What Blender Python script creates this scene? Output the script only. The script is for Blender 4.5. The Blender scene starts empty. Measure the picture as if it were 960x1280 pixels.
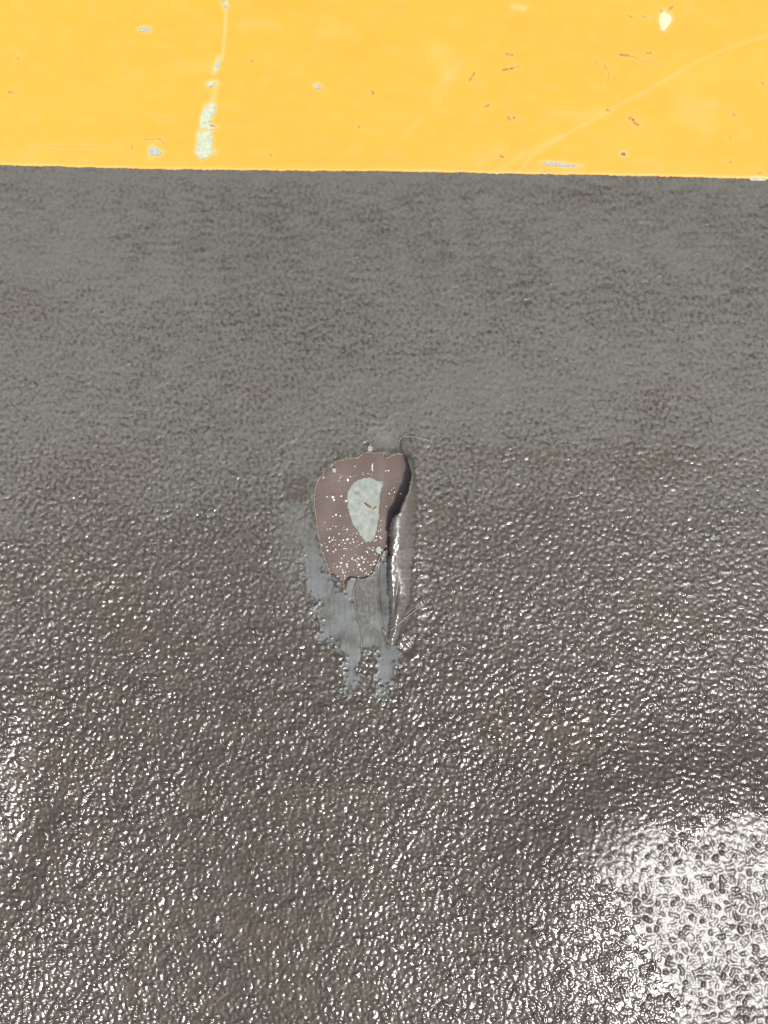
import bpy, math, random
import numpy as np
from mathutils import Vector, geometry

# ------------------------------------------------------------------ camera, light, exposure
S = bpy.context.scene
K = 0.0004            # metres of panel surface per photo pixel
D = 0.72              # camera height above the panel
cam = bpy.data.cameras.new('camera')
cam_o = bpy.data.objects.new('camera', cam)
S.collection.objects.link(cam_o)
cam_o.location = (0, 0, D)
cam.sensor_fit = 'VERTICAL'
cam.angle = 2 * math.atan(640 * K / D)
cam.clip_start = 0.01
cam.clip_end = 500
S.camera = cam_o

SUN = Vector((0.175, -0.29, 0.70)).normalized()
sun_el = math.asin(SUN.z)
sun_az = math.atan2(SUN.x, SUN.y)
w = bpy.data.worlds.new('World')
S.world = w
w.use_nodes = True
wn = w.node_tree.nodes
wn.clear()
sky = wn.new('ShaderNodeTexSky')
sky.sky_type = 'NISHITA'
sky.sun_disc = False
sky.sun_elevation = sun_el
sky.sun_rotation = sun_az
sky.air_density = 1.0
sky.dust_density = 4.0
sky.ozone_density = 1.0
bg = wn.new('ShaderNodeBackground')
bg.inputs['Strength'].default_value = 0.12
wo = wn.new('ShaderNodeOutputWorld')
w.node_tree.links.new(sky.outputs[0], bg.inputs[0])
w.node_tree.links.new(bg.outputs[0], wo.inputs[0])

sl = bpy.data.lights.new('sun', 'SUN')
sl.energy = 2.0
sl.angle = math.radians(5)
sl.color = (1.0, 0.995, 0.985)
slo = bpy.data.objects.new('sun', sl)
S.collection.objects.link(slo)
slo.rotation_euler = SUN.to_track_quat('Z', 'Y').to_euler()

S.view_settings.view_transform = 'Standard'
S.view_settings.look = 'None'
S.view_settings.exposure = 0.35
S.view_settings.gamma = 1.0
S.cycles.use_denoising = True

rng = np.random.default_rng(7)
random.seed(7)

# ------------------------------------------------------------------ numpy noise
TN = 2048
TCELL = 0.0004


def band(wl_px, bw=0.35, ax=1.0, ay=1.0, seed=0):
    """periodic noise tile whose wavelengths lie round wl_px cells, rms 1"""
    r = np.random.default_rng(seed)
    f = np.fft.rfft2(r.standard_normal((TN, TN)).astype(np.float32))
    fy = np.fft.fftfreq(TN)[:, None] * ay
    fx = np.fft.rfftfreq(TN)[None, :] * ax
    fr = np.sqrt(fx * fx + fy * fy) + 1e-9
    f *= np.exp(-0.5 * (np.log(fr * wl_px) / bw) ** 2)
    t = np.fft.irfft2(f, s=(TN, TN)).astype(np.float32)
    return t / t.std()


def tile(t, x, y):
    u = x / TCELL
    v = y / TCELL
    u0 = np.floor(u).astype(np.int64)
    v0 = np.floor(v).astype(np.int64)
    fu = (u - u0).astype(np.float32)
    fv = (v - v0).astype(np.float32)
    a = t[v0 % TN, u0 % TN]
    b = t[v0 % TN, (u0 + 1) % TN]
    c = t[(v0 + 1) % TN, u0 % TN]
    d = t[(v0 + 1) % TN, (u0 + 1) % TN]
    return (a * (1 - fu) + b * fu) * (1 - fv) + (c * (1 - fu) + d * fu) * fv


def smooth(e0, e1, x):
    t = np.clip((x - e0) / (e1 - e0), 0, 1)
    return t * t * (3 - 2 * t)


def gau(u, v, cu, cv, su, sv, rot=0.0):
    c, s = math.cos(rot), math.sin(rot)
    du, dv = u - cu, v - cv
    a = (du * c + dv * s) / su
    b = (-du * s + dv * c) / sv
    return np.exp(-0.5 * (a * a + b * b))


def inside(poly, px, py):
    p = np.asarray(poly, float)
    r = np.zeros(px.shape, bool)
    j = len(p) - 1
    for i in range(len(p)):
        xi, yi = p[i]
        xj, yj = p[j]
        c = ((yi > py) != (yj > py)) & (px < (xj - xi) * (py - yi) / (yj - yi + 1e-12) + xi)
        r ^= c
        j = i
    return r


def seg_near(poly, px, py, closed=True):
    """distance to a polyline and the nearest point"""
    p = np.asarray(poly, float)
    best = np.full(px.shape, 1e9)
    bx = px.copy()
    by = py.copy()
    n = len(p) if closed else len(p) - 1
    for i in range(n):
        a = p[i]
        b = p[(i + 1) % len(p)]
        d = b - a
        L = float(d @ d) + 1e-12
        t = np.clip(((px - a[0]) * d[0] + (py - a[1]) * d[1]) / L, 0, 1)
        qx = a[0] + t * d[0]
        qy = a[1] + t * d[1]
        dd = np.hypot(px - qx, py - qy)
        m = dd < best
        best = np.where(m, dd, best)
        bx = np.where(m, qx, bx)
        by = np.where(m, qy, by)
    return best, bx, by


def jag(poly, amp, step=2.0, seed=1, closed=True):
    """resample an outline and roughen it"""
    r = random.Random(seed)
    out = []
    n = len(poly) if closed else len(poly) - 1
    for i in range(n):
        a = poly[i]
        b = poly[(i + 1) % len(poly)]
        L = math.hypot(b[0] - a[0], b[1] - a[1])
        k = max(1, int(L / step))
        for q in range(k):
            t = q / k
            out.append((a[0] + (b[0] - a[0]) * t + r.uniform(-amp, amp), a[1] + (b[1] - a[1]) * t + r.uniform(-amp, amp)))
    if not closed:
        out.append(poly[-1])
    return out


# ------------------------------------------------------------------ the sag and warp of the sheet
_xs = np.linspace(-1.0, 1.0, 2001)
_us = _xs / K + 480
_nx = np.interp(_us, [-2000, -300, 0, 90, 200, 340, 480, 650, 960, 1300, 3000],
                [0.0, 0.09, 0.15, 0.105, 0.05, -0.03, -0.01, -0.035, 0.0, 0.0, 0.0])
_nx = np.convolve(np.pad(_nx, 40, mode='edge'), np.ones(81) / 81, mode='valid')
_zx = -np.concatenate([[0], np.cumsum((_nx[1:] + _nx[:-1]) / 2) * (_xs[1] - _xs[0])])
_zx -= np.interp(0, _xs, _zx)

# local tilts: centre (u, v), size, slope toward +x and +y of the normal
def mirror_n(u, v):
    """slope the sheet has where it throws the sun back up"""
    v_ = Vector(((480 - u) * K, (v - 640) * K, D)).normalized()
    h = v_ + SUN
    return h.x / h.z, h.y / h.z


TILTS = []
for cu, cv, su, sv, on in ((900, 1145, 205, 150, 1), (0, 985, 55, 110, 0.4), (508, 803, 9, 12, 1)):
    nx_, ny_ = mirror_n(cu, cv)
    nx_ -= float(np.interp(cu, _us, _nx))
    TILTS.append((cu, cv, su, sv, nx_ * on, ny_ * on, 0.345 if on == 1 else 0.0))


def Zmac(x, y):
    x = np.asarray(x, float)
    y = np.asarray(y, float)
    z = np.interp(x, _xs, _zx)
    for cu, cv, su, sv, tx, ty, q in TILTS:
        dx = x - (cu - 480) * K
        dy = y - (640 - cv) * K
        r2 = (dx / (su * K)) ** 2 + (dy / (sv * K)) ** 2
        g = np.exp(-np.minimum(r2, 12) ** 2 / 2)
        z = z - (dx * tx + dy * ty - q / D * 0.72 * (dx * dx + dy * dy)) * g
    return z


def at(u, v, h=0.0):
    """photo pixel -> point on the panel, raised by h (mm)"""
    X, Y = (u - 480) * K, (640 - v) * K
    x, y = X, Y
    for _ in range(3):
        z = float(Zmac(x, y)) + h * 0.001
        x, y = X * (D - z) / D, Y * (D - z) / D
    return (x, y, z)


# ------------------------------------------------------------------ material helpers
def mat(name):
    m = bpy.data.materials.new(name)
    m.use_nodes = True
    nt = m.node_tree
    return m, nt, nt.nodes['Principled BSDF']


def node(nt, t, **kw):
    n = nt.nodes.new(t)
    for k, v in kw.items():
        setattr(n, k, v)
    return n


def mixc(nt, fac, a, b, blend='MIX'):
    n = nt.nodes.new('ShaderNodeMix')
    n.data_type = 'RGBA'
    n.blend_type = blend
    for sock, val in ((n.inputs[0], fac), (n.inputs[6], a), (n.inputs[7], b)):
        if hasattr(val, 'is_linked'):
            nt.links.new(val, sock)
        else:
            sock.default_value = val if isinstance(val, (int, float)) else (*val, 1) if len(val) == 3 else val
    return n.outputs[2]


def maprange(nt, v, a, b, c, d):
    n = nt.nodes.new('ShaderNodeMapRange')
    nt.links.new(v, n.inputs[0])
    for i, q in enumerate((a, b, c, d)):
        n.inputs[1 + i].default_value = q
    return n.outputs[0]


def noise(nt, scale, detail=4, rough=0.6, vec=None):
    n = nt.nodes.new('ShaderNodeTexNoise')
    n.inputs['Scale'].default_value = scale
    n.inputs['Detail'].default_value = detail
    n.inputs['Roughness'].default_value = rough
    if vec is None:
        tc = nt.nodes.new('ShaderNodeTexCoord')
        vec = tc.outputs['Object']
    nt.links.new(vec, n.inputs['Vector'])
    return n.outputs[0]


def bump(nt, bs, h, strength, dist):
    b = nt.nodes.new('ShaderNodeBump')
    b.inputs['Strength'].default_value = strength
    b.inputs['Distance'].default_value = dist
    nt.links.new(h, b.inputs['Height'])
    nt.links.new(b.outputs[0], bs.inputs['Normal'])


# textured brown coating: mask R grey dust plus painted reflection haze, G brown stain, B greasy pooled film, A smeared smooth
M_skin, nt, bs = mat('brown_coating')
at_n = node(nt, 'ShaderNodeAttribute', attribute_name='mask')
sep = nt.nodes.new('ShaderNodeSeparateColor')
nt.links.new(at_n.outputs['Color'], sep.inputs[0])
R, G, B = sep.outputs[0], sep.outputs[1], sep.outputs[2]
A = at_n.outputs['Alpha']
n_f = noise(nt, 900, 3, 0.6)
n_m = noise(nt, 60, 5, 0.6)
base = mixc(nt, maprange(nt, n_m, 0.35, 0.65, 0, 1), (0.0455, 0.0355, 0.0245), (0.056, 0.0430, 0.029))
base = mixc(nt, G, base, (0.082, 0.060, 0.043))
dust_haze_col = mixc(nt, maprange(nt, n_m, 0.3, 0.7, 0, 1), (0.120, 0.114, 0.090), (0.137, 0.130, 0.103))
col = mixc(nt, R, base, dust_haze_col)
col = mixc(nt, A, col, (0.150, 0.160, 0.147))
col = mixc(nt, 0.5, col, maprange(nt, n_f, 0.3, 0.7, 0.8, 1.2), 'MULTIPLY')
nt.links.new(col, bs.inputs['Base Color'])
r1 = maprange(nt, R, 0.0, 0.7, 0.075, 0.50)
rr = nt.nodes.new('ShaderNodeMath')
rr.operation = 'MAXIMUM'
nt.links.new(r1, rr.inputs[0])
ra = nt.nodes.new('ShaderNodeMath')
ra.operation = 'MAXIMUM'
nt.links.new(maprange(nt, A, 0, 1, 0, 0.42), ra.inputs[0])
nt.links.new(maprange(nt, B, 0, 1, 0, 0.28), ra.inputs[1])
nt.links.new(ra.outputs[0], rr.inputs[1])
nt.links.new(rr.outputs[0], bs.inputs['Roughness'])
bs.inputs['IOR'].default_value = 1.45
bump(nt, bs, n_f, 0.25, 0.0002)

M_flap, nt, bs = mat('rubbed_coating')
at_n = node(nt, 'ShaderNodeAttribute', attribute_name='mask')
sep = nt.nodes.new('ShaderNodeSeparateColor')
nt.links.new(at_n.outputs['Color'], sep.inputs[0])
n_f = noise(nt, 900, 3, 0.6)
n_m = noise(nt, 140, 5, 0.6)
col = mixc(nt, sep.outputs[0], (0.075, 0.062, 0.048), (0.152, 0.145, 0.122))
col = mixc(nt, maprange(nt, n_m, 0.4, 0.65, 0, 0.5), col, (0.13, 0.10, 0.078))
col = mixc(nt, 0.6, col, maprange(nt, n_f, 0.3, 0.7, 0.75, 1.25), 'MULTIPLY')
nt.links.new(col, bs.inputs['Base Color'])
nt.links.new(maprange(nt, sep.outputs[0], 0.3, 0.9, 0.13, 0.42), bs.inputs['Roughness'])
bump(nt, bs, n_f, 0.18, 0.0002)

# yellow paint: mask R pale scuff, G rust brown, B dulling
M_yel, nt, bs = mat('yellow_paint')
at_n = node(nt, 'ShaderNodeAttribute', attribute_name='mask')
sep = nt.nodes.new('ShaderNodeSeparateColor')
nt.links.new(at_n.outputs['Color'], sep.inputs[0])
n_m = noise(nt, 25, 6, 0.65)
n_f = noise(nt, 400, 3, 0.6)
col = mixc(nt, maprange(nt, n_m, 0.3, 0.7, 0, 1), (0.80, 0.388, 0.025), (0.82, 0.412, 0.033))
col = mixc(nt, sep.outputs[2], col, (0.83, 0.40, 0.06))
col = mixc(nt, sep.outputs[0], col, (0.84, 0.62, 0.30))
col = mixc(nt, sep.outputs[1], col, (0.28, 0.11, 0.035))
nt.links.new(col, bs.inputs['Base Color'])
nt.links.new(maprange(nt, n_f, 0.3, 0.7, 0.42, 0.55), bs.inputs['Roughness'])
bump(nt, bs, n_f, 0.12, 0.0002)

M_primer, nt, bs = mat('pale_primer')
n_m = noise(nt, 500, 5, 0.7)
nt.links.new(mixc(nt, maprange(nt, n_m, 0.35, 0.65, 0, 1), (0.44, 0.49, 0.30), (0.62, 0.66, 0.46)), bs.inputs['Base Color'])
bs.inputs['Roughness'].default_value = 0.6
bump(nt, bs, n_m, 0.4, 0.0003)

M_cream, nt, bs = mat('cream_filler')
n_m = noise(nt, 900, 4, 0.7)
nt.links.new(mixc(nt, maprange(nt, n_m, 0.35, 0.65, 0, 1), (0.70, 0.62, 0.32), (0.80, 0.74, 0.44)), bs.inputs['Base Color'])
bs.inputs['Roughness'].default_value = 0.5

M_under, nt, bs = mat('brown_undercoat')
n_m = noise(nt, 45, 5, 0.6)
n_f = noise(nt, 1200, 3, 0.6)
c = mixc(nt, maprange(nt, n_m, 0.3, 0.7, 0, 1), (0.108, 0.070, 0.052), (0.148, 0.104, 0.080))
c = mixc(nt, 0.5, c, maprange(nt, n_f, 0.3, 0.7, 0.85, 1.15), 'MULTIPLY')
n_g = noise(nt, 190, 6, 0.7)
c = mixc(nt, maprange(nt, n_g, 0.52, 0.72, 0, 0.55), c, (0.082, 0.068, 0.056))
c = mixc(nt, maprange(nt, n_g, 0.42, 0.25, 0, 0.4), c, (0.16, 0.125, 0.108))
nt.links.new(c, bs.inputs['Base Color'])
nt.links.new(maprange(nt, n_g, 0.3, 0.7, 0.35, 0.6), bs.inputs['Roughness'])
bump(nt, bs, n_f, 0.35, 0.0003)

M_bare, nt, bs = mat('bare_grey_patch')
n_m = noise(nt, 300, 6, 0.7)
n_s = noise(nt, 110, 3, 0.6)
c = mixc(nt, maprange(nt, n_m, 0.35, 0.65, 0, 1), (0.22, 0.255, 0.215), (0.40, 0.425, 0.36))
c = mixc(nt, maprange(nt, n_s, 0.50, 0.70, 0, 0.5), c, (0.42, 0.40, 0.27))
nt.links.new(c, bs.inputs['Base Color'])
bs.inputs['Roughness'].default_value = 0.7
bump(nt, bs, n_m, 0.4, 0.0003)

M_rim, nt, bs = mat('torn_fibrous_edge')
n_m = noise(nt, 1500, 4, 0.7)
nt.links.new(mixc(nt, maprange(nt, n_m, 0.35, 0.65, 0, 1), (0.13, 0.11, 0.085), (0.46, 0.39, 0.30)), bs.inputs['Base Color'])
bs.inputs['Roughness'].default_value = 0.6


def plain(name, colr, rough=0.5, var=0.15, scale=800):
    m, nt, bs = mat(name)
    n = noise(nt, scale, 4, 0.6)
    a = tuple(c * (1 - var) for c in colr)
    b = tuple(min(1, c * (1 + var)) for c in colr)
    nt.links.new(mixc(nt, maprange(nt, n, 0.3, 0.7, 0, 1), a, b), bs.inputs['Base Color'])
    bs.inputs['Roughness'].default_value = rough
    return m


M_stain = plain('rust_stain', (0.20, 0.115, 0.07), 0.8, 0.4)
M_dark = plain('grey_scuff', (0.24, 0.22, 0.17), 0.7, 0.3)
M_core = plain('grey_core', (0.25, 0.26, 0.24), 0.7)
M_white = plain('white_bits', (0.80, 0.80, 0.76), 0.45)
M_palef = plain('pale_flake', (0.46, 0.48, 0.38), 0.6, 0.25, 1500)
M_fibre = plain('pale_fibre', (0.42, 0.41, 0.37), 0.4)
M_crumb = plain('tan_crumb', (0.26, 0.215, 0.17), 0.7, 0.35)
M_ground = plain('concrete', (0.30, 0.29, 0.27), 0.85, 0.15, 6)


# ------------------------------------------------------------------ object helpers
def link(name, me, m=None, parent=None):
    o = bpy.data.objects.new(name, me)
    S.collection.objects.link(o)
    if m is not None:
        me.materials.append(m)
    if parent is not None:
        o.parent = parent
    return o


def mesh(name, verts, faces, m, parent=None, sm=True):
    me = bpy.data.meshes.new(name)
    me.from_pydata([tuple(v) for v in verts], [], faces)
    me.update()
    if sm:
        me.polygons.foreach_set('use_smooth', [True] * len(me.polygons))
    return link(name, me, m, parent)


def grid_mesh(name, co, quads, colr, m, parent):
    me = bpy.data.meshes.new(name)
    me.vertices.add(len(co))
    me.vertices.foreach_set('co', co.astype(np.float32).ravel())
    nq = len(quads)
    me.loops.add(nq * 4)
    me.loops.foreach_set('vertex_index', quads.astype(np.int32).ravel())
    me.polygons.add(nq)
    me.polygons.foreach_set('loop_start', np.arange(0, nq * 4, 4, dtype=np.int32))
    me.polygons.foreach_set('use_smooth', np.ones(nq, bool))
    me.update(calc_edges=True)
    ca = me.color_attributes.new('mask', 'FLOAT_COLOR', 'POINT')
    ca.data.foreach_set('color', colr.astype(np.float32).ravel())
    return link(name, me, m, parent)


def thing(name, label, cat, loc=(0, 0, 0), group=None):
    o = bpy.data.objects.new(name, None)
    S.collection.objects.link(o)
    o.location = loc
    o.empty_display_size = 0.02
    o['label'] = label
    o['category'] = cat
    if group:
        o['group'] = group
    return o


def tag(o, label, cat, group=None, kind=None):
    o['label'] = label
    o['category'] = cat
    if group:
        o['group'] = group
    if kind:
        o['kind'] = kind
    return o


def fill_poly(outer, holes=(), step=None):
    """triangulate an outline with holes; returns 2-D verts and faces"""
    vs, es = [], []
    for lp in [outer] + list(holes):
        b = len(vs)
        vs += [Vector(p) for p in lp]
        es += [(b + i, b + (i + 1) % len(lp)) for i in range(len(lp))]
    if step:
        ox = [p[0] for p in outer]
        oy = [p[1] for p in outer]
        gx, gy = np.meshgrid(np.arange(min(ox), max(ox), step), np.arange(min(oy), max(oy), step))
        gx, gy = gx.ravel(), gy.ravel()
        ok = inside(outer, gx, gy)
        d, _, _ = seg_near(outer, gx, gy)
        ok &= d > step * 0.4
        for h in holes:
            ok &= ~inside(h, gx, gy)
        vs += [Vector((a, b)) for a, b in zip(gx[ok], gy[ok])]
    r = geometry.delaunay_2d_cdt(vs, es, [], 0, 1e-7)
    v2, tris = r[0], r[2]
    c = np.array([[sum(v2[i].x for i in t) / len(t), sum(v2[i].y for i in t) / len(t)] for t in tris])
    keep = inside(outer, c[:, 0], c[:, 1])
    for h in holes:
        keep &= ~inside(h, c[:, 0], c[:, 1])
    fs = [t for t, k in zip(tris, keep) if k]
    return [(p.x, p.y) for p in v2], fs


def plate(name, outer, holes, zfun, thick, m, parent, step=None, px=True):
    """sheet with real thickness from an outline in photo pixels; zfun(u, v) in mm above the panel"""
    v2, fs = fill_poly(outer, holes, step)
    n = len(v2)
    top = [at(p[0], p[1], zfun(*p)) for p in v2]
    bot = [(a, b, c - thick * 0.001) for a, b, c in top]
    # orient
    faces = []
    cnt = {}
    for f in fs:
        f = list(f)
        a, b, c = (Vector(top[i]) for i in f[:3])
        if (b - a).cross(c - a).z < 0:
            f.reverse()
        faces.append(tuple(f))
        for i in range(len(f)):
            e = (f[i], f[(i + 1) % len(f)])
            cnt[e] = 1
    side = []
    for e in list(cnt):
        if (e[1], e[0]) not in cnt:
            side.append((e[1], e[0], e[0] + n, e[1] + n))
    faces += side + [tuple(reversed([i + n for i in f])) for f in faces]
    o = mesh(name, top + bot, faces, m, parent, sm=False)
    return o


def loft(name, secs, m, parent, closed=False, sm=True):
    """secs: list of rings of 3-D points with equal length"""
    n = len(secs[0])
    vs = [p for s in secs for p in s]
    fs = []
    for i in range(len(secs) - 1):
        for j in range(n if closed else n - 1):
            a = i * n + j
            b = i * n + (j + 1) % n
            fs.append((a, b, b + n, a + n))
    return mesh(name, vs, fs, m, parent, sm)


def tube(name, pts, r, m, parent=None, k=6):
    secs = []
    P = [Vector(p) for p in pts]
    for i, p in enumerate(P):
        d = (P[min(i + 1, len(P) - 1)] - P[max(i - 1, 0)]).normalized()
        a = d.cross(Vector((0, 0, 1))).normalized()
        b = d.cross(a)
        rr = r * (0.35 if i in (0, len(P) - 1) else 1)
        secs.append([p + (a * math.cos(t) + b * math.sin(t)) * rr for t in [2 * math.pi * q / k for q in range(k)]])
    return loft(name, secs, m, parent, closed=True)


def blob_into(vs, fs, c, rx, ry, rz, seed, ang=0.0):
    """low irregular crumb appended to a vertex list"""
    r = random.Random(seed)
    b = len(vs)
    k = 7
    ca, sa = math.cos(ang), math.sin(ang)
    for ring, (s, h) in enumerate(((1.0, 0.0), (0.85, 0.6), (0.4, 0.95))):
        for q in range(k):
            t = 2 * math.pi * q / k
            j = r.uniform(0.7, 1.25)
            x, y = rx * s * j * math.cos(t), ry * s * j * math.sin(t)
            vs.append((c[0] + x * ca - y * sa, c[1] + x * sa + y * ca, c[2] + rz * h))
    for ring in range(2):
        for q in range(k):
            a = b + ring * k + q
            a2 = b + ring * k + (q + 1) % k
            fs.append((a, a2, a2 + k, a + k))
    fs.append(tuple(b + 2 * k + q for q in range(k)))


# ------------------------------------------------------------------ outlines read off the surface (photo pixels)
EDGE_U = [-3000, 0, 240, 480, 720, 960, 4000]
EDGE_V = [163, 210, 211, 213.5, 219.5, 225.5, 300]


def edge_v(u):
    return np.interp(u, EDGE_U, EDGE_V)


HOLE = [(413, 584), (421, 576), (431, 574), (440, 572.5), (447, 572), (453, 567), (460, 565), (470, 566), (478, 566),
        (480, 573), (486, 571), (491, 569), (498, 567), (506, 568), (513, 574), (516, 588), (517, 602), (515, 640), (511, 680),
        (505, 706), (496, 712), (489, 705), (484, 687), (479, 691), (474.5, 696), (471, 705), (468, 711), (465, 718), (458, 723),
        (451, 724), (445, 723), (439, 722), (435, 724), (432, 731), (433, 739), (431, 738), (428, 731), (425, 725), (419, 720),
        (413, 719), (411, 712), (408, 705), (402, 688), (399, 674), (396, 658), (394.5, 645), (393, 630), (393, 618),
        (395, 606), (400, 596), (404, 592), (407, 586), (408.5, 588), (406, 594)]
SMEAR = [(350, 640), (377, 694), (386, 737), (395, 748), (397, 776), (404, 796), (413, 806), (423, 812), (431, 820), (429, 845),
         (426, 862), (434, 868), (446, 864), (450, 847), (452, 825), (458, 812), (466, 810), (472, 822), (473, 845),
         (473, 866), (480, 874), (487, 860), (494, 842), (498, 820), (490, 800), (492, 780), (496, 740), (496, 690),
         (468, 712), (445, 724), (432, 740), (412, 720), (400, 690), (394, 655), (375, 625), (352, 610)]
CRACK = [(445, 725), (443, 733), (440, 744), (443, 752), (444.5, 762), (448, 775), (451, 787), (452, 797), (451, 812), (449, 828), (447, 842)]
FOLD = [(474, 700), (473, 722), (473, 745), (475, 765), (478, 785), (483, 800), (486, 812)]

hole = jag(HOLE, 0.45, 2.2, 3)
crack = jag(CRACK, 0.6, 3.0, 5, closed=False)

# ------------------------------------------------------------------ ground below and around
gv = []
gs = [-200, -5, -1.4, 0, 1.4, 5, 200]
for yy in gs:
    for xx in gs:
        gv.append((xx, yy, -0.09))
gf = [(j * 7 + i, j * 7 + i + 1, j * 7 + i + 8, j * 7 + i + 7) for j in range(6) for i in range(6)]
g = mesh('ground', gv, gf, M_ground)
g['kind'] = 'structure'

# ------------------------------------------------------------------ brown panel: the textured coating
panel = thing('brown_panel', 'dark brown pebbled panel with a torn hole, below the yellow strip', 'panel', (0, 0, 0))

t_peb = band(7.5, 0.30, seed=11)
t_peb2 = band(12.0, 0.30, seed=12)
t_fine = band(4.0, 0.3, seed=13)
t_mid = band(34, 0.5, ax=1.4, seed=14)
t_low = band(150, 0.6, ax=2.2, seed=15)
t_str = band(18, 0.45, ax=3.2, ay=0.8, seed=16)
t_scr = band(9, 0.5, ax=0.7, ay=4.0, seed=17)
t_scr2 = band(4.5, 0.4, ax=0.8, ay=6.0, seed=19)
t_wide = band(60, 0.5, seed=18)


def domes(cell, seed, spread=0.5, warp=1.5):
    """periodic tile of convex pebbles: a paraboloid round every jittered point, creases between"""
    r = np.random.default_rng(seed)
    n = int(round(TN / cell))
    px = r.uniform(0.0, 1.0, (n, n)).astype(np.float32)
    py = r.uniform(0.0, 1.0, (n, n)).astype(np.float32)
    am = np.clip(np.exp(r.standard_normal((n, n)) * spread), 0.15, 2.6).astype(np.float32)
    el = r.uniform(-0.45, 0.45, (n, n)).astype(np.float32)
    ii = np.arange(TN, dtype=np.float32) * n / TN
    gx, gy = np.meshgrid(ii, ii)
    gx = gx + t_peb2 * warp / cell * 0.5
    gy = gy + np.roll(t_peb2, 700, 1) * warp / cell * 0.5
    cx, cy = np.floor(gx).astype(int), np.floor(gy).astype(int)
    best = np.full((TN, TN), 9.0, np.float32)
    hh = np.full((TN, TN), -9.0, np.float32)
    for dy in (-1, 0, 1):
        for dx in (-1, 0, 1):
            a, b = (cy + dy) % n, (cx + dx) % n
            ex = gx - (cx + dx + px[a, b])
            ey = gy - (cy + dy + py[a, b])
            e = el[a, b]
            d2 = ex * ex * (1 + e) + ey * ey * (1 - e) + 0.7 * e * ex * ey
            h = am[a, b] * (0.55 - d2) 
            hh = np.maximum(hh, h)
    return hh


t_d1 = domes(5.7, 21, 0.5)
t_d2 = domes(4.0, 22)


def stretch(n0, n1, cell, far, growth=1.12):
    mid = list(np.arange(n0, n1 + 1e-9, cell))
    lo, hi, s = mid[0], mid[-1], cell
    L, H = [], []
    while lo > -far:
        s *= growth
        lo -= s
        L.append(lo)
    s = cell
    while hi < far:
        s *= growth
        hi += s
        H.append(hi)
    return np.array(L[::-1] + mid + H)


C = 0.00039
xs = stretch(-0.203, 0.203, C, 0.75)
ts = [0.0]
s = C
while ts[-1] < 0.445:
    ts.append(ts[-1] + C)
while ts[-1] < 0.95:
    s *= 1.12
    ts.append(ts[-1] + s)
ts = np.array(ts)
X, T = np.meshgrid(xs, ts)
ye = (640 - edge_v(X / K + 480)) * K
Y = ye - T
NX, NT = len(xs), len(ts)
Zm = Zmac(X, Y)
# photo pixel of every vertex
U = 480 + X * D / (D - Zm) / K
V = 640 - Y * D / (D - Zm) / K

smear_in = np.zeros(U.shape)
box = (U > 330) & (U < 520) & (V > 590) & (V < 890)
wob = tile(t_mid, X, Y) * 2.5 + tile(t_peb2, X, Y) * 1.5 + tile(t_peb, X, Y) * 1.2
d, _, _ = seg_near(SMEAR, U[box], V[box])
ins = inside(SMEAR, U[box], V[box])
sd = np.where(ins, d, -d) + wob[box]
smear_in[box] = smooth(-3.0, 3.0, sd + 0.8 * tile(t_fine, X, Y)[box] + 2.2 * tile(t_peb, X, Y)[box])
# the upper part of the smear is thinner and patchy
smear_a = smear_in * (0.25 + 0.75 * smooth(660, 705, V))
# smooth worn furrow above the flap and the square worn place left of the hole
furrow = gau(U, V, 487, 556, 15, 10, 0.5)
sq = smooth(0, 3, np.minimum(np.minimum(U - 352, 384 - U), np.minimum(V - 595, 628 - V))) * (0.6 + 0.15 * tile(t_peb2, X, Y)).clip(0, 1)

# amplitude of the grain
edge_d = (V - edge_v(U))
amp = np.ones(U.shape)
amp *= 0.10 + 0.90 * smooth(6, 24 + 6 * tile(t_mid, X, Y), edge_d)
amp *= 0.34 + 0.66 * smooth(450, 700, V) + 0.25 * smooth(650, 1000, V)
amp *= 1 - 0.42 * gau(U, V, 330, 1200, 150, 150)
amp *= 1 - 0.90 * smear_in * smooth(600, 700, V)
amp *= 1 - 0.8 * furrow
amp *= 1 - 0.6 * sq
amp *= (1 + 0.14 * tile(t_wide, X, Y)).clip(0.5, 1.5)

peb = tile(t_peb, X, Y)
peb2 = tile(t_peb2, X, Y)
fine = tile(t_fine, X, Y)
g0 = 0.80 * peb + 0.45 * peb2
d1 = tile(t_d1, X, Y)
d2 = tile(t_d2, X, Y)
hgt = 1.0 * d1 + 0.22 * d2 + 0.12 * peb + 0.02 * fine
# pooled glossy zone bottom right: flat tops, pits left between them
def soft_poly(poly, w):
    d, _, _ = seg_near(poly, U, V)
    return smooth(-w, w, np.where(inside(poly, U, V), d, -d) + 6.0 * tile(t_mid, X, Y) + 5.0 * peb2 + 3.0 * peb)
POOL = [(718, 1035), (770, 1025), (812, 1015), (850, 1050), (905, 1015), (985, 1035), (1100, 1100), (1100, 1330), (850, 1330), (838, 1240),
        (800, 1180), (772, 1128), (730, 1075)]
POOL2 = [(780, 1215), (800, 1205), (835, 1240), (842, 1275), (825, 1275)]
POOL3 = [(-60, 930), (20, 935), (34, 975), (32, 1010), (22, 1045), (10, 1120), (-60, 1150)]
pool = np.maximum(np.maximum(soft_poly(POOL, 8), 0.7 * soft_poly(POOL2, 6)), 0.6 * soft_poly(POOL3, 6))
hgt = hgt * (1 - pool) + (0.19 * np.log1p(np.exp(5.0 * (d1 - 0.42 + 0.14 * peb2))) + 0.07 * peb2 + 0.05 * peb + 0.03 * fine) * pool

AMP = 0.00031
relief = hgt * amp * AMP
# long shallow warps
relief += tile(t_low, X, Y) * 0.00003 + tile(t_str, X, Y) * 0.000008 * smooth(640, 520, V)
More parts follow.
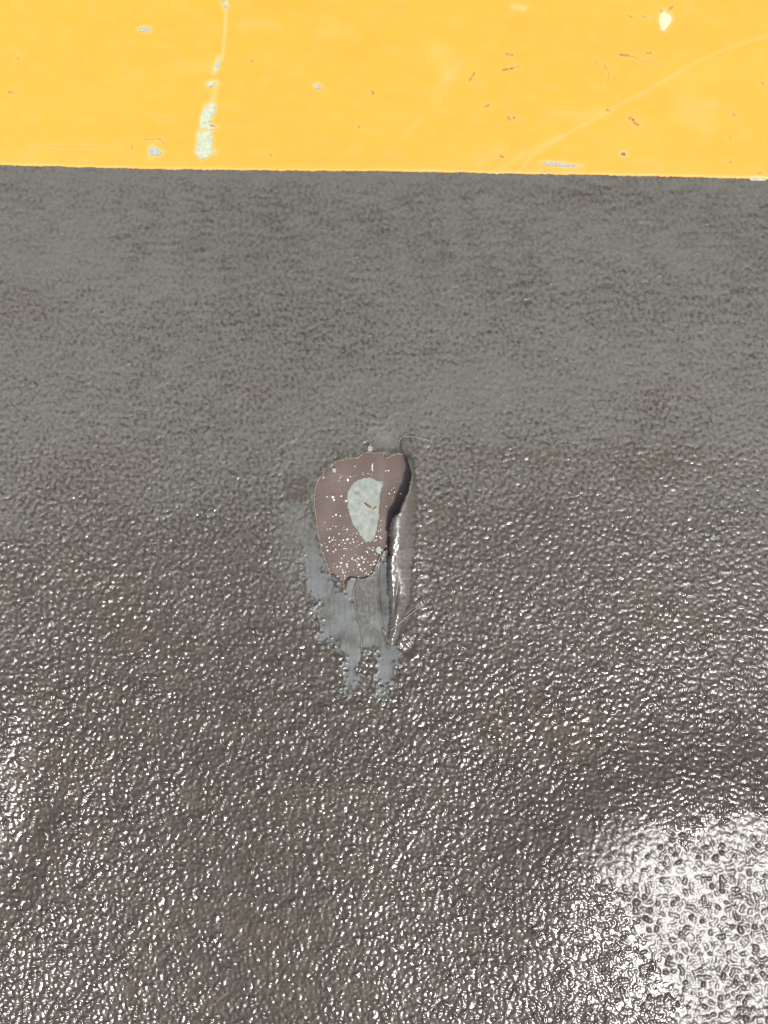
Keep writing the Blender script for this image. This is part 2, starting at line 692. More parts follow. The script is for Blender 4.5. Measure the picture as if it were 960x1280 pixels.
# vertical scratches in the smear
relief += smear_in * (tile(t_scr, X, Y) * 0.000006 + fine * 0.000002)
# raised rim of the smeared area
near = np.zeros(U.shape)
near[box] = np.exp(-0.5 * ((sd + 1.0) / 2.0) ** 2) * smooth(680, 740, V[box])
relief += near * 0.00018 * (1 + 0.6 * peb2)

# lift round the torn hole, furrow and the folded trough
hb = (U > 340) & (U < 580) & (V > 500) & (V < 860)
dh = np.full(U.shape, 99.0)
dd, _, _ = seg_near(hole, U[hb], V[hb])
dh[hb] = dd
relief += (0.00028 + 0.0004 * smooth(620, 580, V)) * np.exp(-dh / 4.0) * (1 + 0.5 * peb2) * (V < 700)
relief -= furrow * 0.0011
dfd = np.full(U.shape, 99.0)
dd, _, _ = seg_near(FOLD, U[hb], V[hb], closed=False)
dfd[hb] = dd
relief -= 0.0008 * np.exp(-(dfd / 14) ** 2) * smooth(680, 700, V) * smooth(840, 790, V)
relief -= 0.0005 * np.exp(-(dfd / 1.5) ** 2) * smooth(700, 715, V) * smooth(815, 805, V)
dck = np.full(U.shape, 99.0)
dd, _, _ = seg_near(crack, U[hb], V[hb], closed=False)
dck[hb] = dd
relief -= 0.00055 * np.exp(-(dck / 1.1) ** 2) * smooth(850, 800, V)
relief -= 0.0012 * gau(U, V, 440.5, 751, 1.6, 1.3)
# swell under the flap's outer foot
relief += 0.0009 * gau(U, V, 521, 665, 7, 75)
# stray grains standing proud of the greyer upper part
rg = np.random.default_rng(44)
for _ in range(110):
    gu, gvv = rg.uniform(0, 960), 215 + 385 * rg.random() ** 0.6
    j = int(np.searchsorted(xs, (gu - 480) * K))
    i = int(((gvv - float(edge_v(gu))) * K) / C)
    if 3 < i < NT - 4 and 3 < j < NX - 4:
        sl_ = (slice(i - 3, i + 4), slice(j - 3, j + 4))
        rr_ = rg.uniform(0.9, 1.5)
        relief[sl_] += rg.uniform(0.00012, 0.00030) * gau(U[sl_], V[sl_], gu, gvv, rr_ * rg.uniform(0.8, 1.6), rr_)
# small dents
for cu, cv, a in ((340, 505, 1), (700, 515, 1), (610, 470, .7), (270, 480, .7)):
    relief -= 0.0002 * a * gau(U, V, cu, cv, 4, 3)

Z = Zm + relief

# masks
low = tile(t_low, X, Y)
strk = tile(t_str, X, Y)
mid = tile(t_mid, X, Y)
dust_haze = 0.78 - 0.38 * smooth(540, 680, V + 22 * low + 10 * strk) - 0.18 * smooth(660, 900, V + 30 * low) - 0.10 * smooth(700, 1200, V)  # grey of the upper sheet: dust, with its reflected haze painted in
dust_haze += (0.05 * low + 0.10 * strk) * smooth(800, 500, V) + 0.03 * mid
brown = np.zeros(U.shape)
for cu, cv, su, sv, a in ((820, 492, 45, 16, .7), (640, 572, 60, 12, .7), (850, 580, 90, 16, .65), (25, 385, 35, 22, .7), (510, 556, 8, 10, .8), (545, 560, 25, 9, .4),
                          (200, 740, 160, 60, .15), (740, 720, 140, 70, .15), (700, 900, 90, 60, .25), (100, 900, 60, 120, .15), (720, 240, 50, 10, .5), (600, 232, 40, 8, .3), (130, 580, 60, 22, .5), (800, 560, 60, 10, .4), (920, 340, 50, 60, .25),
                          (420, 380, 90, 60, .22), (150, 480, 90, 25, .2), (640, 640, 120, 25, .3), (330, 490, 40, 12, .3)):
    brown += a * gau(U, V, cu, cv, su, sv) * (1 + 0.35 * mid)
dust_haze -= 0.42 * brown.clip(0, 1)
dust_haze += 0.20 * gau(U, V, 60, 320, 70, 70) + 0.18 * gau(U, V, 640, 480, 160, 18) + 0.2 * np.exp(-((edge_d - 8) / 9) ** 2)
dust_haze += 0.35 * gau(U, V, 370, 690, 18, 40)
dust_haze += 0.30 * furrow
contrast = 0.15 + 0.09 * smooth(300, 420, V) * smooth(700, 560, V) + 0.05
dust_haze += contrast * (np.clip(0.95 * g0 + 0.5 * fine + 0.5 * (d1 - 0.3), -1.3, 1.3)) * (dust_haze > 0).astype(float) * (0.4 + 0.6 * smooth(0.1, 0.5, dust_haze))
dust_haze = np.maximum(dust_haze, 0.45 * near * (peb2 > 0))
dust_haze = np.where(sq > 0, dust_haze * (1 - 0.8 * sq), dust_haze)
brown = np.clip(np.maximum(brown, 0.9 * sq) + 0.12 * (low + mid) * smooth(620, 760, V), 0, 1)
# glossy and cleaner in the smear
dust_haze = dust_haze * (1 - 0.5 * pool)
mask = np.stack([dust_haze.clip(0, 1), brown, pool.clip(0, 1), (smear_a * ((0.78 - 0.38 * gau(U, V, 464, 745, 14, 42)) + 0.08 * tile(t_scr, X, Y) + 0.14 * mid + 0.5 * (tile(t_scr2, X, Y) > 2.2))).clip(0, 1)], -1)

# cut the hole: snap the border to the torn outline
HB = (U > 385) & (U < 525) & (V > 555) & (V < 750)
isin = np.zeros(U.shape, bool)
isin[HB] = inside(hole, U[HB], V[HB])
idx = np.arange(NX * NT).reshape(NT, NX)
quads = np.stack([idx[:-1, :-1], idx[1:, :-1], idx[1:, 1:], idx[:-1, 1:]], -1).reshape(-1, 4)
fi = isin.ravel()[quads]
allin = fi.all(1)
mixed = fi.any(1) & ~allin
mv = np.unique(quads[mixed])
mv = mv[isin.ravel()[mv]]
_, qx, qy = seg_near(hole, U.ravel()[mv], V.ravel()[mv])
Xf, Yf, Zf = X.ravel().copy(), Y.ravel().copy(), Z.ravel().copy()
Xf[mv] = (qx - 480) * K * (D - Zf[mv]) / D
Yf[mv] = (640 - qy) * K * (D - Zf[mv]) / D
quads = quads[~allin]
co = np.stack([Xf, Yf, Zf], -1)
used = np.zeros(len(co), bool)
used[quads.ravel()] = True
remap = np.cumsum(used) - 1
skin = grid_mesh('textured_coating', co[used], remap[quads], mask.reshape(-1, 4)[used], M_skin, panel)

# solid core under the coating (stands on the ground)
cx0, cx1, cy0 = -0.74, 0.74, -0.72
zc = -0.03
cr = [(cx0, cy0), (cx1, cy0), (cx1, 0.160), (cx0, 0.160)]
mesh('panel_core', [(a, b, zc) for a, b in cr] + [(a, b, -0.09) for a, b in cr],
     [(0, 1, 2, 3), (7, 6, 5, 4), (0, 4, 5, 1), (1, 5, 6, 2), (2, 6, 7, 3), (3, 7, 4, 0)], M_core, panel, sm=False)

# undercoat seen through the hole, with the bare grey patch broken through it
BARE = [(459, 597), (466, 598), (472, 601), (478.5, 602), (479, 606), (477, 612), (475.5, 620), (474.5, 634), (473, 650), (470.5, 665), (467, 674.5),
        (461, 677), (457, 678.5), (453, 672), (447, 663), (441, 655), (437.5, 645), (434.5, 632), (433.5, 621), (436, 612), (441, 605), (448, 600)]
bare = jag(BARE, 1.0, 1.1, 8)
rim_u = [(372, 548), (540, 548), (540, 716), (480, 716), (450, 746), (372, 746)]
UZ = -1.6
uz = lambda u, v: UZ - 2.2 * smooth(474, 502, u) * smooth(725, 690, v) + 0.10 * math.sin(u * 0.13 + v * 0.05) + 0.08 * math.sin(v * 0.11)
plate('undercoat', rim_u, [bare], lambda u, v: float(uz(u, v)), 0.35, M_under, panel, step=3)
bz = [(425, 588), (488, 588), (488, 690), (425, 690)]
plate('bare_patch', bz, [], lambda u, v: float(uz(u, v)) - 0.28, 0.5, M_bare, panel, step=3)
# rusty worn spots in the patch
for i, pl in enumerate(([(454, 628), (457, 627), (460, 630), (464, 633), (464, 635.5), (461, 634.5), (458, 632), (455, 630)], [(442, 616), (444.5, 613.5), (447, 615), (449, 614.5), (447.5, 617), (448, 619), (445, 618)],
                        [(465, 636), (468, 634), (470, 631.5), (471, 632), (469, 635.5), (466.5, 637.5)])):
    plate('rust_spot', jag(pl, 0.6, 1.2, 20 + i), [], lambda u, v: float(uz(u, v)) - 0.24, 0.06, M_stain if i != 1 else M_dark, panel)

# ------------------------------------------------------------------ the torn rim and cracks
def ribbon(name, pts, w_out, w_in, up, down, seed, skip=None, every=1):
    r = random.Random(seed)
    secs = []
    n = len(pts)
    for i, p in enumerate(pts):
        a = pts[max(i - 1, 0)]
        b = pts[min(i + 1, n - 1)]
        dx, dy = b[0] - a[0], b[1] - a[1]
        L = math.hypot(dx, dy) + 1e-9
        nx, ny = -dy / L, dx / L
        e = 0.15 if i in (0, n - 1) else 1
        j1, j2, j3 = r.uniform(0.4, 1.3) * e, r.uniform(0.5, 1.3) * e, r.uniform(0.2, 1.5) * e
        sec = [(p[0] + nx * w_out * j1, p[1] + ny * w_out * j1, 0.06), (p[0] + nx * w_out * 0.3 * j1, p[1] + ny * w_out * 0.3 * j1, up * j3),
               (p[0] - nx * w_in * 0.5 * j2, p[1] - ny * w_in * 0.5 * j2, up * j3 * 0.8), (p[0] - nx * w_in * j2, p[1] - ny * w_in * j2, 0.0),
               (p[0] - nx * w_in * 0.4, p[1] - ny * w_in * 0.4, -down)]
        secs.append([at(*q) for q in sec])
    return loft(name, secs, M_rim, panel)


def part_of(poly, a, b):
    """walk the jagged outline between the points nearest a and b"""
    i = min(range(len(poly)), key=lambda q: math.dist(poly[q], a))
    j = min(range(len(poly)), key=lambda q: math.dist(poly[q], b))
    return poly[i:j + 1] if i <= j else poly[i:] + poly[:j + 1]


ribbon('torn_edge', part_of(hole, (413, 719), (407, 586)), 0.8, 0.7, 0.55, 1.3, 31)
ribbon('torn_edge', part_of(hole, (413, 584), (480, 573)), 0.8, 0.7, 0.55, 1.3, 32)
ribbon('torn_edge', part_of(hole, (480, 573), (508, 570)), 0.7, 0.8, 0.45, 1.3, 33)
ribbon('torn_edge', part_of(hole, (484, 687), (413, 719)), 0.25, 0.35, 0.22, 1.3, 34)
ribbon('crack_lip', [(p[0] + 0.9, p[1]) for p in crack[:len(crack) * 3 // 4]], 0.8, 0.5, 0.45, 0.3, 35)
ribbon('crack_lip', [(428, 727), (430, 733), (432, 739), (435, 742)], 0.4, 0.5, 0.2, 0.6, 36)

# ------------------------------------------------------------------ the flap rolled up along the right of the hole
FL = np.array([  # v, left u, right u, height mm, crest fraction, drop
    (545, 504, 508, 0.15, .5, 1.0), (551, 501, 511, 0.6, .55, 1.0), (560, 500, 514, 1.3, .65, .90), (568, 503, 516, 2.6, .75, .4),
    (574, 509, 518, 5.6, .85, .15), (582, 512, 519, 6.5, .88, .10), (592, 513.5, 520, 7.4, .88, .10), (605, 512.5, 521, 8.2, .88, .10),
    (618, 507.5, 521.5, 8.8, .88, .10), (630, 502.5, 521.5, 9.0, .88, .12), (640, 497.5, 521, 9.0, .88, .15), (647, 491, 521, 9.0, .86, .25),
    (655, 488.5, 520.5, 8.5, .86, .35), (670, 487.5, 520, 7.6, .86, .45), (690, 486.3, 518.5, 6.4, .86, .55), (710, 485.3, 516, 4.8, .85, .6),
    (730, 484.5, 513.5, 3.3, .80, .7), (745, 485, 510.5, 2.6, .68, .85), (758, 486, 508, 3.2, .50, 1.0), (772, 486, 504.5, 2.7, .45, 1.0),
    (786, 485.5, 500.5, 2.0, .45, 1.0), (798, 485, 497, 1.5, .5, 1.0), (807, 485, 493.5, 0.8, .5, 1.0), (813, 485.5, 488, 0.0, .5, 1.0)])
vv = np.arange(545, 813.01, 0.9)
NS = 46
FV, FS = np.meshgrid(vv, np.linspace(0, 1, NS), indexing='ij')
col_ = lambda k: np.interp(FV, FL[:, 0], FL[:, k])

xl, xr, H, c_, dr = (col_(k) for k in range(1, 6))
r1n = np.random.default_rng(5)
def rag(n_, k_, a_):
    q_ = np.convolve(r1n.standard_normal(len(vv) + 60), np.hanning(n_) / np.sqrt((np.hanning(n_) ** 2).sum()), mode='same')[30:-30]
    return np.interp(FV, vv, q_) * a_


ends = smooth(545, 560, FV) * smooth(813, 800, FV)
FU = xr + (xl - xr) * FS
FU = FU + ends * (FS ** 5 * (rag(4, 0, 0.45) + rag(18, 0, 0.7)) + (1 - FS) ** 3 * (rag(7, 0, 0.7) + rag(30, 0, 1.0)))
up = np.sin(np.clip(FS / c_, 0, 1) * math.pi / 2) ** 0.9
dn = 1 - dr * np.clip((FS - c_) / (1 - c_), 0, 1) ** 2
FH = H * np.where(FS < c_, up, dn)
# a second, lower fold that runs down beside the crest, then ends near v 748
FH += 0.0 * np.exp(-((FU - (491 + (FV - 700) * -0.03)) / 2.0) ** 2) * smooth(640, 670, FV) * smooth(752, 738, FV)
FH -= 0.9 * np.exp(-((FU - (496 - (FV - 740) * 0.12)) / 2.4) ** 2) * smooth(715, 745, FV) * smooth(775, 758, FV)
px_, py_ = (FU - 480) * K, (640 - FV) * K
FH += (tile(t_peb, px_ * 1.0, py_) * 0.025 + tile(t_mid, px_, py_ * 0.6) * 0.13 + tile(t_fine, px_, py_) * 0.008) * smooth(0, 0.15, FS) * smooth(545, 570, FV)
FH += (tile(t_d1, px_, py_) - 0.3) * 0.16 * smooth(0.02, 0.15, FS) * smooth(0.75, 0.5, FS) * smooth(560, 640, FV)
FH -= 0.25 * (FS < 0.02)
z0 = Zmac(px_, py_)
zf = z0 + FH * 0.001 + 0.0001
co = np.stack([px_ * (D - zf) / D, py_ * (D - zf) / D, zf], -1)
# underside, one coating thickness below, and the lip that joins them
under = co.copy()
under[..., 2] -= 0.0008
under[..., 0] += 0.0004 * FS
nv, ns = FV.shape
id1 = np.arange(nv * ns).reshape(nv, ns)
id2 = id1 + nv * ns
q1 = np.stack([id1[:-1, :-1], id1[:-1, 1:], id1[1:, 1:], id1[1:, :-1]], -1).reshape(-1, 4)
q2 = np.stack([id2[:-1, :-1], id2[1:, :-1], id2[1:, 1:], id2[:-1, 1:]], -1).reshape(-1, 4)
q3 = np.stack([id1[:-1, -1], id2[:-1, -1], id2[1:, -1], id1[1:, -1]], -1).reshape(-1, 4)
fm = np.zeros((nv, ns, 4))
fm[..., 0] = (0.78 + 0.10 * tile(t_mid, px_, py_) + 0.12 * tile(t_peb, px_, py_) - 0.15 * smooth(600, 560, FV)).clip(0, 1)
fm[..., 1] = (0.55 * smooth(620, 560, FV) + 0.35 + 0.2 * tile(t_wide, px_, py_)).clip(0, 1)
fm[..., 2] = 0.0
fm[..., 3] = 0.12
fm[..., 0] *= 1 - 0.60 * smooth(640, 665, FV) * np.exp(-((FS - c_) / 0.16) ** 2)   # crest rubbed clean and shiny
allc = np.concatenate([co.reshape(-1, 3), under.reshape(-1, 3)])
allm = np.concatenate([fm.reshape(-1, 4), fm.reshape(-1, 4)])
flap = grid_mesh('torn_flap', allc, np.concatenate([q1, q2, q3]), allm, M_flap, panel)
flap['label'] = 'raised rolled flap of coating, grey brown with a shiny crest'

# flakes of coating still attached at the rim
def flake(name, poly, h0, h1, m, parent, seed, thick=0.35, lift=(0, 1)):
    us = [p[0] for p in poly]
    vs_ = [p[1] for p in poly]
    cu, cv = sum(us) / len(us), sum(vs_) / len(vs_)
    R = max(math.dist((cu, cv), p) for p in poly)
    f = lambda u, v: h0 + (h1 - h0) * (0.5 + 0.5 * ((u - cu) * lift[0] + (v - cv) * lift[1]) / R)
    return plate(name, jag(poly, 0.4, 1.5, seed), [], f, thick, m, parent)


flake('lifted_flake', [(460, 565), (460, 559), (462, 555.5), (466, 559), (465, 564)], 0.5, 2.0, M_rim, panel, 1, lift=(0, -1))
flake('lifted_flake', [(415, 588), (416, 585), (420, 586), (420, 590), (417, 591)], 0.3, 1.2, M_palef, panel, 2)
flake('lifted_flake', [(477, 787), (480, 786), (483, 791), (482, 796)], -0.9, 0.8, M_crumb, panel, 3, lift=(1, 0))
flake('lifted_flake', [(482, 797), (487, 796), (489, 801), (486, 804), (483, 802)], -0.4, 0.9, M_crumb, panel, 4)
flake('lifted_flake', [(484, 805), (488, 804), (489, 808), (485, 811)], -0.4, 0.6, M_crumb, panel, 5)
flake('lifted_flake', [(436, 725), (444, 724.5), (441, 738), (437, 741), (433, 735)], 0.05, 0.7, M_skin, panel, 6, lift=(-1, 0))
o = panel.children[-1]

# ------------------------------------------------------------------ yellow strip
strip = thing('yellow_strip', 'scuffed and chipped yellow painted strip along the top edge', 'strip', (0, 0.1, 0))


def put(o_):
    o_.matrix_parent_inverse = strip.matrix_world.inverted()


strip.location = (0, 0, 0)
CHIPS = [  # outline, material
    ([(267, 92), (270, 78), (272, 71), (275, 72), (274, 84), (270, 91)], M_primer),
    ([(258, 104), (265, 101), (270, 102), (266, 108), (259, 109)], M_primer),
    ([(256, 133), (262, 130), (270, 131), (268, 142), (264, 149), (261, 156), (272, 158), (266, 162), (250, 161), (251, 146)], M_primer),
    ([(247, 165), (264, 164), (266, 175), (265, 187), (270, 190), (258, 197), (252, 200), (244, 191), (246, 178)], M_primer),
    ([(186, 186), (191, 182), (198, 187), (204, 190), (200, 195), (193, 194), (190, 198), (187, 192)], M_palef),
    ([(172, 37), (180, 34), (189, 36), (187, 40), (176, 40)], M_palef),
    ([(825, 18), (830, 14), (838, 18), (841, 25), (837, 31), (830, 40), (826, 36), (824, 27)], M_cream),
    ([(392, 106), (398, 105), (402, 109), (398, 112), (394, 109)], M_palef),
    ([(676, 203), (686, 202), (704, 204), (728, 208), (710, 209), (685, 207)], M_palef),
    ([(273, -4), (284, -3), (283, 2), (276, 1)], M_palef),
    ([(278, 6), (284, 6), (286, 10), (280, 11)], M_palef),
    ([(775, 191), (781, 190), (783, 194), (777, 195)], M_dark),
    ([(936, 223), (946, 222), (958, 223.5), (955, 225), (940, 224.6)], M_palef),
]
chips = [(jag(p, 0.35, 1.6, 50 + i), m) for i, (p, m) in enumerate(CHIPS)]
CY = 0.00050
xs2 = stretch(-0.206, 0.206, CY, 0.74, 1.15)
t2 = [0.0]
s = CY
while t2[-1] < 0.098:
    t2.append(t2[-1] + CY)
while t2[-1] < 0.30:
    s *= 1.15
    t2.append(t2[-1] + s)
t2 = np.array(t2)
X2, T2 = np.meshgrid(xs2, t2)
ye2 = (640 - edge_v(X2 / K + 480)) * K
Y2 = ye2 + T2 - 0.0002 + (0.00010 * tile(t_mid, X2, X2 * 0) + 0.00010 * tile(t_peb, X2, X2 * 0)) * np.exp(-T2 / 0.001)
Zm2 = Zmac(X2, Y2)
U2 = 480 + X2 * D / (D - Zm2) / K
V2 = 640 - Y2 * D / (D - Zm2) / K
PAINT = 0.0007
Z2 = Zm2 + PAINT + tile(t_low, X2, Y2) * 0.0001 + tile(t_wide, X2, Y2) * 0.00001 + tile(t_fine, X2, Y2) * 0.0000015
Z2 -= 0.0004 * np.exp(-T2 / 0.0005)


def line(pts, wd, a=1.0):
    d_, _, _ = seg_near(pts, U2, V2, closed=False)
    return a * np.exp(-(d_ / wd) ** 2)


nzf = tile(t_fine, X2, Y2)
nzm = tile(t_mid, X2, Y2)
pale = line([(640, 225), (665, 195), (690, 178), (745, 148), (800, 118), (860, 84), (905, 62), (975, 40)], 2.6, 0.13)
pale += line([(610, 222), (660, 190), (700, 172)], 5, 0.12) + line([(600, 205), (625, 185)], 8, .12)
pale += line([(283, 0), (282, 30), (278, 75)], 2.2, 0.35) + line([(272, 105), (266, 125), (262, 150)], 4.5, 0.30)
pale += line([(690, 145), (760, 143)], 5, 0.09) + line([(510, 165), (525, 150)], 6, 0.10) + line([(545, 125), (560, 95), (575, 80)], 8, .1)
pale += line([(305, 30), (345, 33)], 8, 0.08) + line([(400, 42), (435, 40)], 8, 0.09) + line([(225, 88), (262, 84)], 8, 0.08)
pale += line([(640, 8), (655, 11)], 4, 0.35) + line([(860, 130), (880, 150)], 18, 0.12) + line([(545, 60), (560, 95)], 10, .10)
for c_p, m_ in chips:                       # pale halo of rubbed paint round each chip
    d_, _, _ = seg_near(c_p, U2, V2)
    pale += 0.32 * np.exp(-(d_ / 2.5) ** 2)
pale += 0.025 * np.clip(nzm, 0, 3) + 0.03 * np.abs(nzf)
rust = np.zeros(U2.shape)
RUST = [((587, 101), (593, 92), 1.3), ((629, 88), (640, 86), 1.5), ((640, 86), (650, 83), .7), ((633, 68), (640, 69), 1.4), ((775, 69), (785, 70), 1.6), ((785, 70), (800, 75), .7),
        ((808, 67), (813, 67), 1.1), ((787, 148), (791, 150), 2.0), ((791, 152), (797, 157), 1.6), ((635, 147), (637, 150), 1.6), ((641, 147), (643, 148), 1.2),
        ((605, 134), (611, 132), 1.1), ((742, 75), (748, 82), .6), ((755, 82), (761, 92), .7), ((761, 92), (759, 106), .6), ((758, 138), (762, 139), 1.3),
        ((465, 115), (467, 118), 1.5), ((952, 104), (954, 106), 1.2), ((916, 143), (919, 145), 1.1), ((911, 172), (913, 173), 1.0), ((912, 203), (914, 204), 1.1),
        ((947, 217), (951, 217), 1.0), ((165, 182), (166, 187), .9), ((11, 115), (16, 117), 1.3), ((22, 73), (24, 74), 1.0), ((180, 175), (200, 174), .6), ((200, 174), (206, 180), .6),
        ((625, 195), (629, 197), 1.3), ((800, 20), (808, 22), .8), ((785, 20), (790, 22), .9), ((836, 13), (840, 9), 1.2), ((825, 12), (827, 15), 1.0), ((314, 76), (316, 77), 1.0),
        ((448, 158), (450, 160), 1.0), ((190, 145), (215, 150), .35), ((40, 182), (150, 186), .3), ((675, 215), (760, 220), .4), ((631, 130), (640, 144), .35), ((799, 76), (828, 82), .4),
        ((337, 193), (339, 195), 1.0)]
for a_, b_, wd in RUST:
    near_b = (U2 > min(a_[0], b_[0]) - 12) & (U2 < max(a_[0], b_[0]) + 12) & (V2 > min(a_[1], b_[1]) - 12) & (V2 < max(a_[1], b_[1]) + 12)
    d_, _, _ = seg_near([a_, b_], U2[near_b], V2[near_b], closed=False)
    rust[near_b] += 0.9 * min(1, wd) * np.exp(-(d_ / max(wd, 0.8)) ** 2) * (0.8 + 0.35 * nzf[near_b]).clip(0.1, 1.3)
    pale[near_b] += 0.10 * np.exp(-(d_ / (wd + 3)) ** 2)
orange = np.exp(-T2 / 0.0035) * 0.55 + 0.12 * np.clip(tile(t_wide, X2, Y2), 0, 2)
mask2 = np.stack([pale.clip(0, 1), rust.clip(0, 1), orange.clip(0, 1), np.ones(U2.shape)], -1)
N2, M2 = U2.shape
idx = np.arange(N2 * M2).reshape(N2, M2)
quads = np.stack([idx[:-1, :-1], idx[:-1, 1:], idx[1:, 1:], idx[1:, :-1]], -1).reshape(-1, 4)
Xf, Yf, Zf = X2.ravel().copy(), Y2.ravel().copy(), Z2.ravel().copy()
Uf, Vf = U2.ravel(), V2.ravel()
drop = np.zeros(len(quads), bool)
for c_p, m_ in chips:
    a = np.array(c_p)
    bb = (Uf > a[:, 0].min() - 3) & (Uf < a[:, 0].max() + 3) & (Vf > a[:, 1].min() - 3) & (Vf < a[:, 1].max() + 3)
    i_in = np.zeros(len(Uf), bool)
    i_in[bb] = inside(c_p, Uf[bb], Vf[bb])
    fi = i_in[quads]
    al = fi.all(1)
    mx = fi.any(1) & ~al
    mv = np.unique(quads[mx])
    mv = mv[i_in[mv]]
    if len(mv):
        _, qx, qy = seg_near(c_p, Uf[mv], Vf[mv])
        Xf[mv] = (qx - 480) * K * (D - Zf[mv]) / D
        Yf[mv] = (640 - qy) * K * (D - Zf[mv]) / D
    drop |= al
quads = quads[~drop]
# front edge skirt of the paint layer
first = idx[0]
base_n = len(Xf)
Xs, Ys, Zs = Xf[first], Yf[first] + 0.0001, Zf[first] - 0.0012
co = np.stack([np.concatenate([Xf, Xs]), np.concatenate([Yf, Ys]), np.concatenate([Zf, Zs])], -1)
sk = base_n + np.arange(M2)
quads = np.concatenate([quads, np.stack([sk[:-1], sk[1:], first[1:], first[:-1]], -1)])
mk = np.concatenate([mask2.reshape(-1, 4), mask2[0]])
used = np.zeros(len(co), bool)
used[quads.ravel()] = True
remap = np.cumsum(used) - 1
grid_mesh('paint_layer', co[used], remap[quads], mk[used], M_yel, strip)
# what shows in each chip
for i, (c_p, m_) in enumerate(chips):
    cu = sum(p[0] for p in c_p) / len(c_p)
    cv = sum(p[1] for p in c_p) / len(c_p)
    big = [(cu + (p[0] - cu) * 1.0 + 1.2 * np.sign(p[0] - cu), cv + (p[1] - cv) * 1.0 + 1.0 * np.sign(p[1] - cv)) for p in CHIPS[i][0]]
    plate('bare_spot', jag(big, 0.2, 2.0, 80 + i), [], lambda u, v: 0.28 + 0.03 * math.sin(v * 1.1 + u * 0.2), 0.25, m_, strip, step=1.6)
kk = [(-0.74, 0.1625), (0.74, 0.1555), (0.74, 0.44), (-0.74, 0.44)]
mesh('strip_core', [(a, b, -0.03) for a, b in kk] + [(a, b, -0.09) for a, b in kk],
     [(0, 1, 2, 3), (7, 6, 5, 4), (0, 4, 5, 1), (1, 5, 6, 2), (2, 6, 7, 3), (3, 7, 4, 0)], M_core, strip, sm=False)

# ------------------------------------------------------------------ loose bits
vs, fs = [], []
rs = random.Random(12)
n_sp = 0
FIX = [(434.9, 600, 1.8), (427, 595.5, 1.0), (438, 596, .9), (443.5, 583, 1), (425, 597, 1.1), (453.5, 590.5, .8), (454, 593, .8), (426.5, 620, 1.5), (417.5, 625, 1.6),
       (420, 643.5, 1.5), (416, 645.5, 1.1), (425.5, 645, 1.2), (433, 644, .8), (406, 653, .9), (413, 661, 1), (420, 658, 1), (411.5, 672, 1.4), (415.5, 675, 1.2), (419, 675, 1),
       (429, 675, 1.3), (423.8, 681, 1.2), (427, 678, 1), (431, 679, 1), (430, 686, 1.2), (430, 694.5, 1.5), (440, 698, 1.8), (444, 700, 1.3), (426.5, 703.5, 1.6), (421.5, 708.5, 1.5),
       (434, 708, 1.4), (429, 715.5, 1.8), (432, 715, 1.1), (461, 718.3, 1.9), (463.5, 706, 1.2), (467, 702, 1.3), (460, 702.5, 1), (456, 711, 1.2), (485.5, 588, 1.1), (482, 588.5, 1),
       (486.5, 616.8, 1.3), (491.8, 609.8, 1), (493, 614.8, 1.1), (500.5, 617.3, 1.3), (490, 622.5, .8), (489.5, 612, .7), (483, 632.5, .9), (460, 592, .8), (464, 593, .8),
       (476, 663, .8), (474.8, 671, 1), (472, 683, .9), (441, 674, 1.2), (445, 671, .9), (442, 677.5, 1.1), (452, 679, .8), (448, 681, .7), (470, 675, 1.1), (450, 723.5, 1.2), (434, 661.5, 1.2)]
for q, (u, v, r_) in enumerate(FIX):
    blob_into(vs, fs, at(u, v, UZ - 0.02), r_ * K * rs.uniform(.85, 1.25), r_ * K * rs.uniform(.45, 1.0), 0.0003, q, rs.uniform(0, 3))
while n_sp < 130:
    u = rs.uniform(397, 484)
    v = 585 + 140 * math.sqrt(rs.random())
    if not inside(hole, np.array([u]), np.array([v]))[0] or inside(BARE, np.array([u]), np.array([v]))[0]:
        continue
    if rs.random() > (0.25 if v < 655 else 1.0):
        continue
    r_ = abs(rs.gauss(0, .45)) + 0.38
    blob_into(vs, fs, at(u, v, float(uz(u, v)) - 0.02), r_ * K * rs.uniform(.8, 1.5), r_ * K * rs.uniform(.35, 1), 0.00015, n_sp + 99, rs.uniform(0, 3))
    n_sp += 1
o = mesh('white_specks', vs, fs, M_white, None, sm=False)  # low white lumps scattered over the undercoat
tag(o, 'scatter of tiny white specks on the exposed brown undercoat', 'specks', kind='stuff')

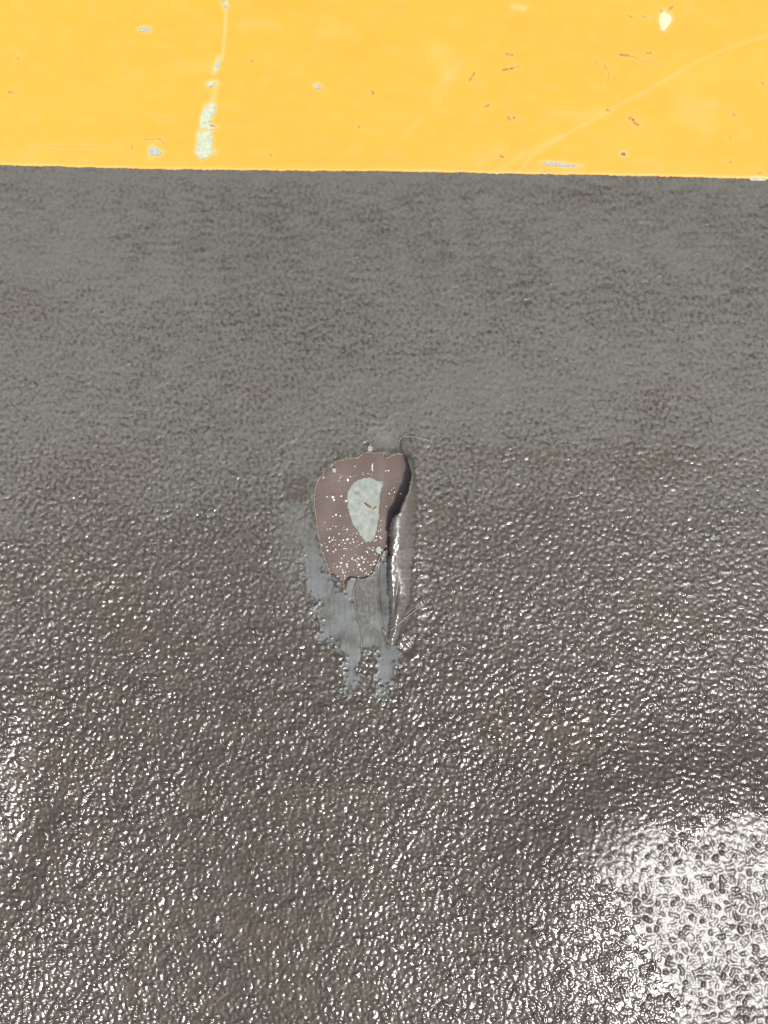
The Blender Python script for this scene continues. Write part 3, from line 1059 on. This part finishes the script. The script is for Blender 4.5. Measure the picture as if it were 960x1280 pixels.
# pale flake caught under the flap edge
o = flake('pale_flake', [(469, 687), (472, 684), (474.5, 683), (477, 686), (479, 688), (476, 690), (476.5, 693), (474, 692), (471, 690)], -1.0, 0.2, M_palef, None, 9, lift=(1, 0))
tag(o, 'small pale grey flake caught in the hole beside the flap', 'flake')
o = flake('curved_sliver', [(466, 578), (464.5, 582), (464.5, 586), (467, 591), (465.8, 586), (465.8, 582)], UZ + 0.1, UZ + 0.6, M_white, None, 10, thick=0.2)
tag(o, 'thin curved white sliver lying on undercoat near top of the hole', 'sliver')


def hair(pts, hs, r_, label, seed):
    r = random.Random(seed)
    P = []
    for i in range(len(pts) - 1):
        for q in range(6):
            t = q / 6
            u = pts[i][0] * (1 - t) + pts[i + 1][0] * t
            v = pts[i][1] * (1 - t) + pts[i + 1][1] * t
            h = hs[i] * (1 - t) + hs[i + 1] * t
            P.append(at(u + r.uniform(-.12, .12), v + r.uniform(-.12, .12), h))
    P.append(at(*pts[-1], hs[-1]))
    o_ = tube('fibre', P, r_, M_fibre)
    return tag(o_, label, 'fibre', 'loose fibres around the tear')


hair([(488, 788), (497, 781), (510, 770), (523, 760), (534, 752), (539, 749)], [2.6, 2.8, 1.9, 1.0, .5, .2], 0.00014, 'long straight pale fibre crossing the foot of the flap', 1)
hair([(504, 546), (512, 545), (522, 547), (530, 549), (536, 550.5)], [.8, .6, .5, .5, .2], 0.00011, 'pale fibre curving right from the tip of the flap', 2)
hair([(498, 552), (501, 548), (504, 545), (508, 541)], [.5, 1.0, 1.2, .6], 0.00010, 'short pale fibre standing left of the flap tip', 3)
hair([(515, 591), (520, 587), (526, 584)], [4.2, 3.4, 1.0], 0.00010, 'short pale fibre on the flap beside the widest hole', 4)
hair([(476, 689), (481, 689.5), (486, 690)], [0.2, 1.2, 3.0], 0.00010, 'short pale fibre from the caught flake to the flap', 5)
hair([(422, 592), (430, 595), (437, 595), (446, 594.5)], [UZ + .2, UZ + .3, UZ + .2, UZ + .1], 0.00009, 'thin pale fibre lying on undercoat above the bare patch', 6)
hair([(389, 622), (394, 623), (398, 622)], [.2, .7, UZ + .6], 0.00009, 'tiny fibre sticking out of the left torn edge', 7)
hair([(414, 574), (414.5, 580), (415, 586)], [.3, .8, .5], 0.00010, 'short upright fibre at the upper left corner of the hole', 8)
